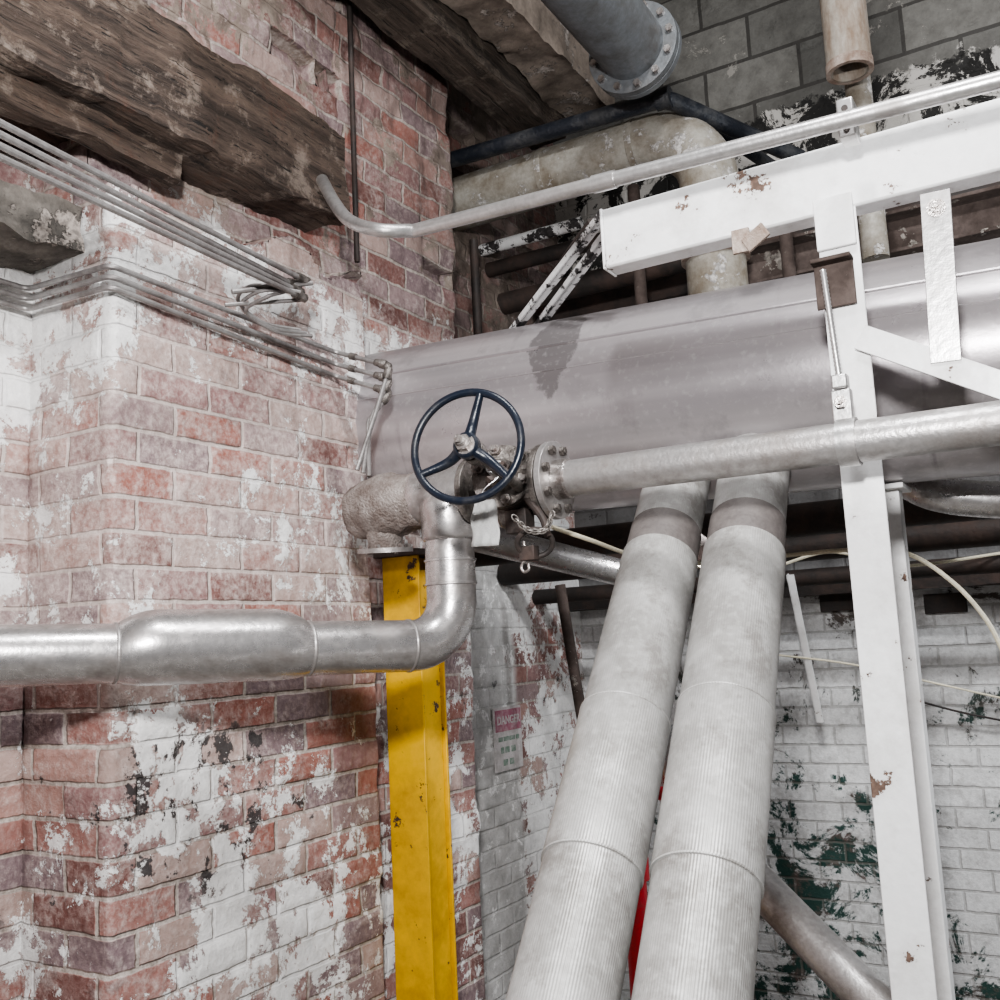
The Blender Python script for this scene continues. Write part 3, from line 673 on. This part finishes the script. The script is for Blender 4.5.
# ---------------------------------------------------------------- upper lagged pipe and black pipe
OY=3.1
a=ony(465,193,OY); c=ony(700,140,OY)
e=empty('lagged_pipe',a,'weathered greenish-grey lagged pipe with elbow turning down','pipe')
zz=(a.z+c.z)/2
pts=fillet([V((-1.96,OY,zz)),V((c.x+0.02,OY,zz)),V((c.x+0.02,OY,ony(712,285,OY).z-0.4))],0.2,14)
MB().tube(pts,0.098,36).obj('pipe_body','oldpipe',e)
for xx in (-1.55,-1.2): MB().lathe(V((xx,OY,zz)),V((1,0,0)),[(0,0.098),(0.002,0.101),(0.022,0.101),(0.024,0.098)],36,(False,False)).obj('pipe_band','oldpipe',e)
MB().lathe(V((c.x+0.02,OY,ony(712,262,OY).z)),V((0,0,1)),[(0,0.098),(0.002,0.112),(0.03,0.112),(0.032,0.098)],36,(False,False)).obj('pipe_collar','rustplate',e)
BY=2.95
b0=ony(462,156,BY); b1=ony(665,98,BY)
e=empty('black_pipe',b0,'slim black bitumen-coated pipe running above the lagged pipe','pipe')
MB().tube(fillet([V((-1.9,BY,b0.z)),b1,P(800,158,3.6)],0.08,10),0.029,20).obj('pipe_body','black',e)
MB().lathe(b1-V((0.03,0,0)),V((1,0,0)),[(0,0.035),(0.05,0.035)],20).obj('coupling','black',e)
MB().tube([P(690,112,3.45),P(800,185,3.9)],0.024,20).obj('black_pipe','black',label='second black pipe sloping down behind the lagged elbow',cat='pipe')

f0=ony(634,50,2.75)
e=empty('flanged_pipe',f0,'blue-grey overhead pipe ending in a bolted round flange','pipe')
fd=V((0,1,0.0))
MB().lathe(f0-fd*1.5,fd,[(0,0.105),(1.5,0.105)],40).obj('pipe_body','bluegrey',e)
MB().lathe(f0-fd*0.02,fd,[(0,0.10),(0,0.147),(0.022,0.147),(0.022,0.10)],44).lathe(f0+fd*0.006,fd,[(0,0.0),(0,0.147),(0.022,0.147),(0.022,0.0)],44).obj('flange','bluegrey',e,bevel=0.001)
for k in range(12):
    a=k*math.pi/6+0.1; o=V((math.cos(a)*0.128,0,math.sin(a)*0.128))
    MB().hexa(f0+o-fd*0.034,fd,0.012,0.014).obj('bolt','chrome',e)

r0=ony(850,72,3.0)
e=empty('rusty_pipe',r0,'rust-streaked vertical pipe stub with an open lower end','pipe')
MB().lathe(r0,V((0,0,1)),[(0.35,0.052),(0.0,0.052),(0.0,0.066),(4.39-r0.z,0.066)],36,(True,True)).obj('pipe_body','beigerust',e)
MB().lathe(r0+V((0,0,-0.002)),V((0,0,1)),[(0,0.055),(0,0.069),(0.03,0.069),(0.03,0.066)],36,(False,False)).obj('pipe_lip','rustplate',e)
g0=ony(873,228,3.15)
MB().tube([V((g0.x,g0.y,g0.z-0.1)),V((g0.x,g0.y,4.39))],0.04,24).obj('vertical_pipe','oldpipe',label='pale vertical pipe passing behind the white beam',cat='pipe')

for (p,q,w_) in (((508,335,2.80),(603,212,2.35),0.009),((533,330,2.83),(606,232,2.4),0.009)):
    MB().extr([(-w_,-0.004),(w_,-0.004),(w_,0.004),(-w_,0.004)],P(*p),P(*q),V((0,1,0))).extr([(-w_,-0.004),(-w_+0.004,-0.004),(-w_+0.004,0.02),(-w_,0.02)],P(*p),P(*q),V((0,1,0))).obj('angle_hanger','whitechip',label='thin chipped white angle bar sloping from the beam end',cat='steel bar',group='sloping hanger bars')
MB().tube([P(518,325,2.85),P(592,222,2.5)],0.012,8).obj('hanger_rod','dark',label='dark rod beside the white hanger bars',cat='rod')
for (py_,yy,r_) in ((262,3.35,0.03),(300,3.45,0.045)):
    z_=ony(520,py_,yy).z
    MB().tube([V((-1.96,yy,z_)),V((-1.0,yy,z_))],r_,20).obj('wall_pipe','dark',label='dark short pipe leaving the brick wall behind the hanger bars',cat='pipe',group='dark wall pipes')
a=ony(505,244,3.3); c=ony(570,230,3.3)
MB().tube([V((-1.96,3.3,a.z)),V((c.x+0.05,3.3,a.z))],0.024,18).obj('white_pipe','whitechip',label='chipped white horizontal pipe behind the hanger bars',cat='pipe')
zc=ony(745,270,3.35).z
MB().extr([(-0.04,-0.07),(0.04,-0.07),(0.04,-0.058),(-0.028,-0.058),(-0.028,0.058),(0.04,0.058),(0.04,0.07),(-0.04,0.07)],V((-0.95,3.35,zc)),V((0.6,3.35,zc))).obj('steel_channel','rust',label='rusty steel channel running above the jacketed pipe',cat='steel beam',bevel=0.002)
zc=ony(850,235,3.7).z
MB().extr([(-0.05,-0.08),(0.05,-0.08),(0.05,0.08),(-0.05,0.08)],V((-1.9,3.75,zc)),V((1.5,3.75,zc)),V((0,0,1)),40,0.006).obj('dark_girder','dark',label='sooty dark girder along the rear wall',cat='steel beam')
for px in (640,790):
    g=ony(px,280,3.2); MB().tube([V((g.x,g.y,2.3)),V((g.x,g.y,g.z+0.35))],0.022,14).obj('hanger_pipe','rust',label='short rusty vertical hanger pipe above the jacketed pipe',cat='pipe',group='rusty hanger pipes')

# ---------------------------------------------------------------- behind, under header
for (py,yy,r,mt,lb) in ((520,3.0,0.05,'dark','dark pipe running under the jacketed pipe'),(548,3.35,0.045,'dark','thick dark pipe along the rear wall'),(578,3.6,0.03,'dark','thin dark pipe along the rear wall')):  # all three take the plain dark steel colour
    z_=ony(800,py,yy).z
    MB().tube([V((-1.96,yy,z_)),V((2.0,yy,z_))],r,24).obj('rear_pipe',mt,label=lb,cat='pipe')
zc=ony(900,578,3.8).z
MB().extr([(-0.06,-0.04),(0.06,-0.04),(0.06,0.04),(-0.06,0.04)],V((-1.95,3.85,zc)),V((2.0,3.85,zc)),V((0,0,1)),40,0.005).obj('rear_shelf_beam','dark',label='dark steel ledge fixed along the painted brick wall',cat='steel beam')
MB().tube([P(470,535,2.75),P(618,572,3.1)],0.042,24).obj('stub_pipe','silver',label='short silver pipe disappearing under the jacketed pipe',cat='pipe')
dp=smooth([P(880,452,2.55),P(905,478,2.5),P(940,494,2.45),P(1000,500,2.4),P(1090,500,2.35)],12)
MB().tube(dp,0.045,28).obj('curved_pipe','silver',label='smooth grey curved pipe under the jacketed pipe',cat='pipe')
for (pxa,pxb,pya,pyb) in ((822,868,592,612),(926,966,592,614)):
    a=ony(pxa,pyb,3.99); c=ony(pxb,pya,3.99); mb=MB()
    cx=(a.x+c.x)/2; cz=(a.z+c.z)/2; wx=abs(c.x-a.x); wz=abs(c.z-a.z)
    mb.box((cx,3.975,cz),wx,0.02,wz)  # thin dark box on the wall face stands for a shaded recess
    mb.obj('wall_niche','dark',label='flat dark panel giving the shade of a small vent opening in the painted brick wall',cat='niche',group='wall niches',bevel=0.002)
def cable(pts,r,mt,lb,nm='cable'):
    MB().tube(smooth([P(*p) for p in pts],10),r,8).obj(nm,mt,label=lb,cat='cable')
cable([(552,527,2.25),(590,540,2.3),(640,557,2.5),(700,563,2.6),(780,556,2.6),(850,550,2.5),(905,553,2.4),(950,580,2.35),(985,618,2.3),(1010,665,2.25),(1050,740,2.25)],0.0055,'cream','cream cable looping under the pipes and down past the post')
cable([(690,566,3.2),(760,570,3.2),(830,552,3.2),(900,566,3.2),(1010,552,3.2)],0.005,'cream','slack pale cable strung along the rear pipes')
cable([(778,655,3.3),(850,664,3.3),(930,682,3.3),(1010,700,3.3)],0.0035,'cream','thin pale wire sagging across the painted wall')
cable([(915,700,3.3),(960,712,3.3),(1010,722,3.3)],0.0035,'dark','thin dark wire sagging across the painted wall')
MB().extr([(-0.012,-0.004),(0.012,-0.004),(0.012,0.004),(-0.012,0.004)],P(790,575,3.3),P(820,722,3.35),V((0,1,0))).extr([(-0.012,-0.004),(-0.008,-0.004),(-0.008,0.02),(-0.012,0.02)],P(790,575,3.3),P(820,722,3.35),V((0,1,0))).obj('rear_brace','white',label='slim white angle bar hanging before the painted wall',cat='steel bar')
MB().tube([P(560,585,3.7),P(584,730,3.6),P(600,800,3.6)],0.020,14).obj('brown_rail','rust',label='brown sloping steel rail in front of the rear wall',cat='rail')
MB().tube([P(735,860,2.6),P(900,1030,2.2)],0.05,28).obj('floor_pipe','steel_dull',label='dull grey pipe sloping down behind the insulated pipes',cat='pipe')
g=P(668,760,3.1)
MB().tube([V((g.x,g.y,0.0)),V((g.x,g.y,1.75))],0.035,18).obj('grey_standpipe','silver',label='grey vertical standpipe behind the slanting pipes',cat='pipe')
g=P(636,900,2.9)
e=empty('red_standpipe',V((g.x,g.y,0)),'red-painted vertical pipe with a coupling behind the insulated pipes','pipe')
MB().tube([V((g.x,g.y,0)),V((g.x,g.y,P(648,800,2.9).z))],0.034,22).obj('pipe_body','red',e)
MB().lathe(V((g.x,g.y,P(638,880,2.9).z)),V((0,0,1)),[(0,0.044),(0.06,0.044)],12).obj('coupling','red',e)
MB().tube([P(590,790,3.1),P(700,795,2.9)],0.020,14).obj('red_branch_pipe','red',label='thin red horizontal branch pipe',cat='pipe')

# ---------------------------------------------------------------- danger sign
q=onx(508,738,WX+0.014)
RM=Matrix(((0,0,1),(1,0,0),(0,1,0)))
e=empty('danger_sign',q,'faded crimson DANGER sticker above green stencilled lines on brick','sign')
MB().box(q+V((0,0,0.0)),0.006,0.20,0.23).obj('sign_plate','signwhite',e)
MB().box(q+V((0.004,0,0.067)),0.003,0.185,0.078).obj('sign_header','magenta',e)
def text(s,c,size,mt,nm):
    cu=bpy.data.curves.new(nm,'FONT'); cu.body=s; cu.size=size; cu.align_x='CENTER'; cu.align_y='CENTER'; cu.extrude=0.0008; cu.offset=0.0008
    o=bpy.data.objects.new(nm+'_tmp',cu); COL.objects.link(o); bpy.context.view_layer.update()
    me=bpy.data.meshes.new_from_object(o); bpy.data.objects.remove(o)
    me.materials.clear(); me.materials.append(M[mt])
    ob=bpy.data.objects.new(nm,me); COL.objects.link(ob); ob.parent=e; ob.matrix_local=Matrix.Translation(c-WL[e.name])@RM.to_4x4()
text('DANGER',q+V((0.0065,0,0.067)),0.042,'signwhite','sign_lettering')
def bars(z,segs,h_):
    mb=MB()
    for (y,w_) in segs: mb.box(q+V((0.004,y,z)),0.002,w_,h_)
    return mb
bars(0.0,[(-0.06,0.03),(-0.02,0.035),(0.025,0.04),(0.065,0.02)],0.016).obj('stencil_marks','green',e)
bars(-0.04,[(-0.05,0.02),(-0.015,0.03),(0.03,0.03)],0.022).obj('stencil_marks','green',e)
bars(-0.085,[(-0.03,0.03),(0.015,0.03)],0.022).obj('stencil_marks','green',e)

# ---------------------------------------------------------------- lights
def area(name,loc,tgt,size,power,col=(1,1,1)):  # area lamps without any visible fixture
    l=bpy.data.lights.new(name,'AREA'); l.size=size; l.energy=power; l.color=col
    o=bpy.data.objects.new(name,l); COL.objects.link(o); o.location=loc
    o.rotation_euler=(V(tgt)-V(loc)).to_track_quat('-Z','Y').to_euler()
area('unseen_light',(-0.02,-0.12,2.30),(-1.0,2.1,1.8),0.16,80,(1,0.99,0.985))
area('unseen_light',(-0.35,0.9,4.1),(-1.1,2.0,1.8),0.16,38,(0.98,0.99,1))
area('unseen_light',(0.15,1.15,3.9),(0.0,2.3,2.0),0.15,28,(0.99,0.99,1))  # added to brighten the right side of the header
area('unseen_light',(1.3,2.9,2.3),(-0.1,4.0,1.2),0.2,34,(0.94,0.97,1))  # added to light the back wall
area('unseen_light',(0.5,3.0,4.2),(-0.2,3.8,3.4),0.3,7,(0.98,0.98,1))
area('unseen_light',(-1.0,3.0,1.9),(-1.9,3.4,1.1),0.15,5,(0.98,0.98,1))
w=bpy.data.worlds.new('world'); S.world=w; w.use_nodes=True
w.node_tree.nodes['Background'].inputs[0].default_value=(0.93,0.96,1,1); w.node_tree.nodes['Background'].inputs[1].default_value=0.09
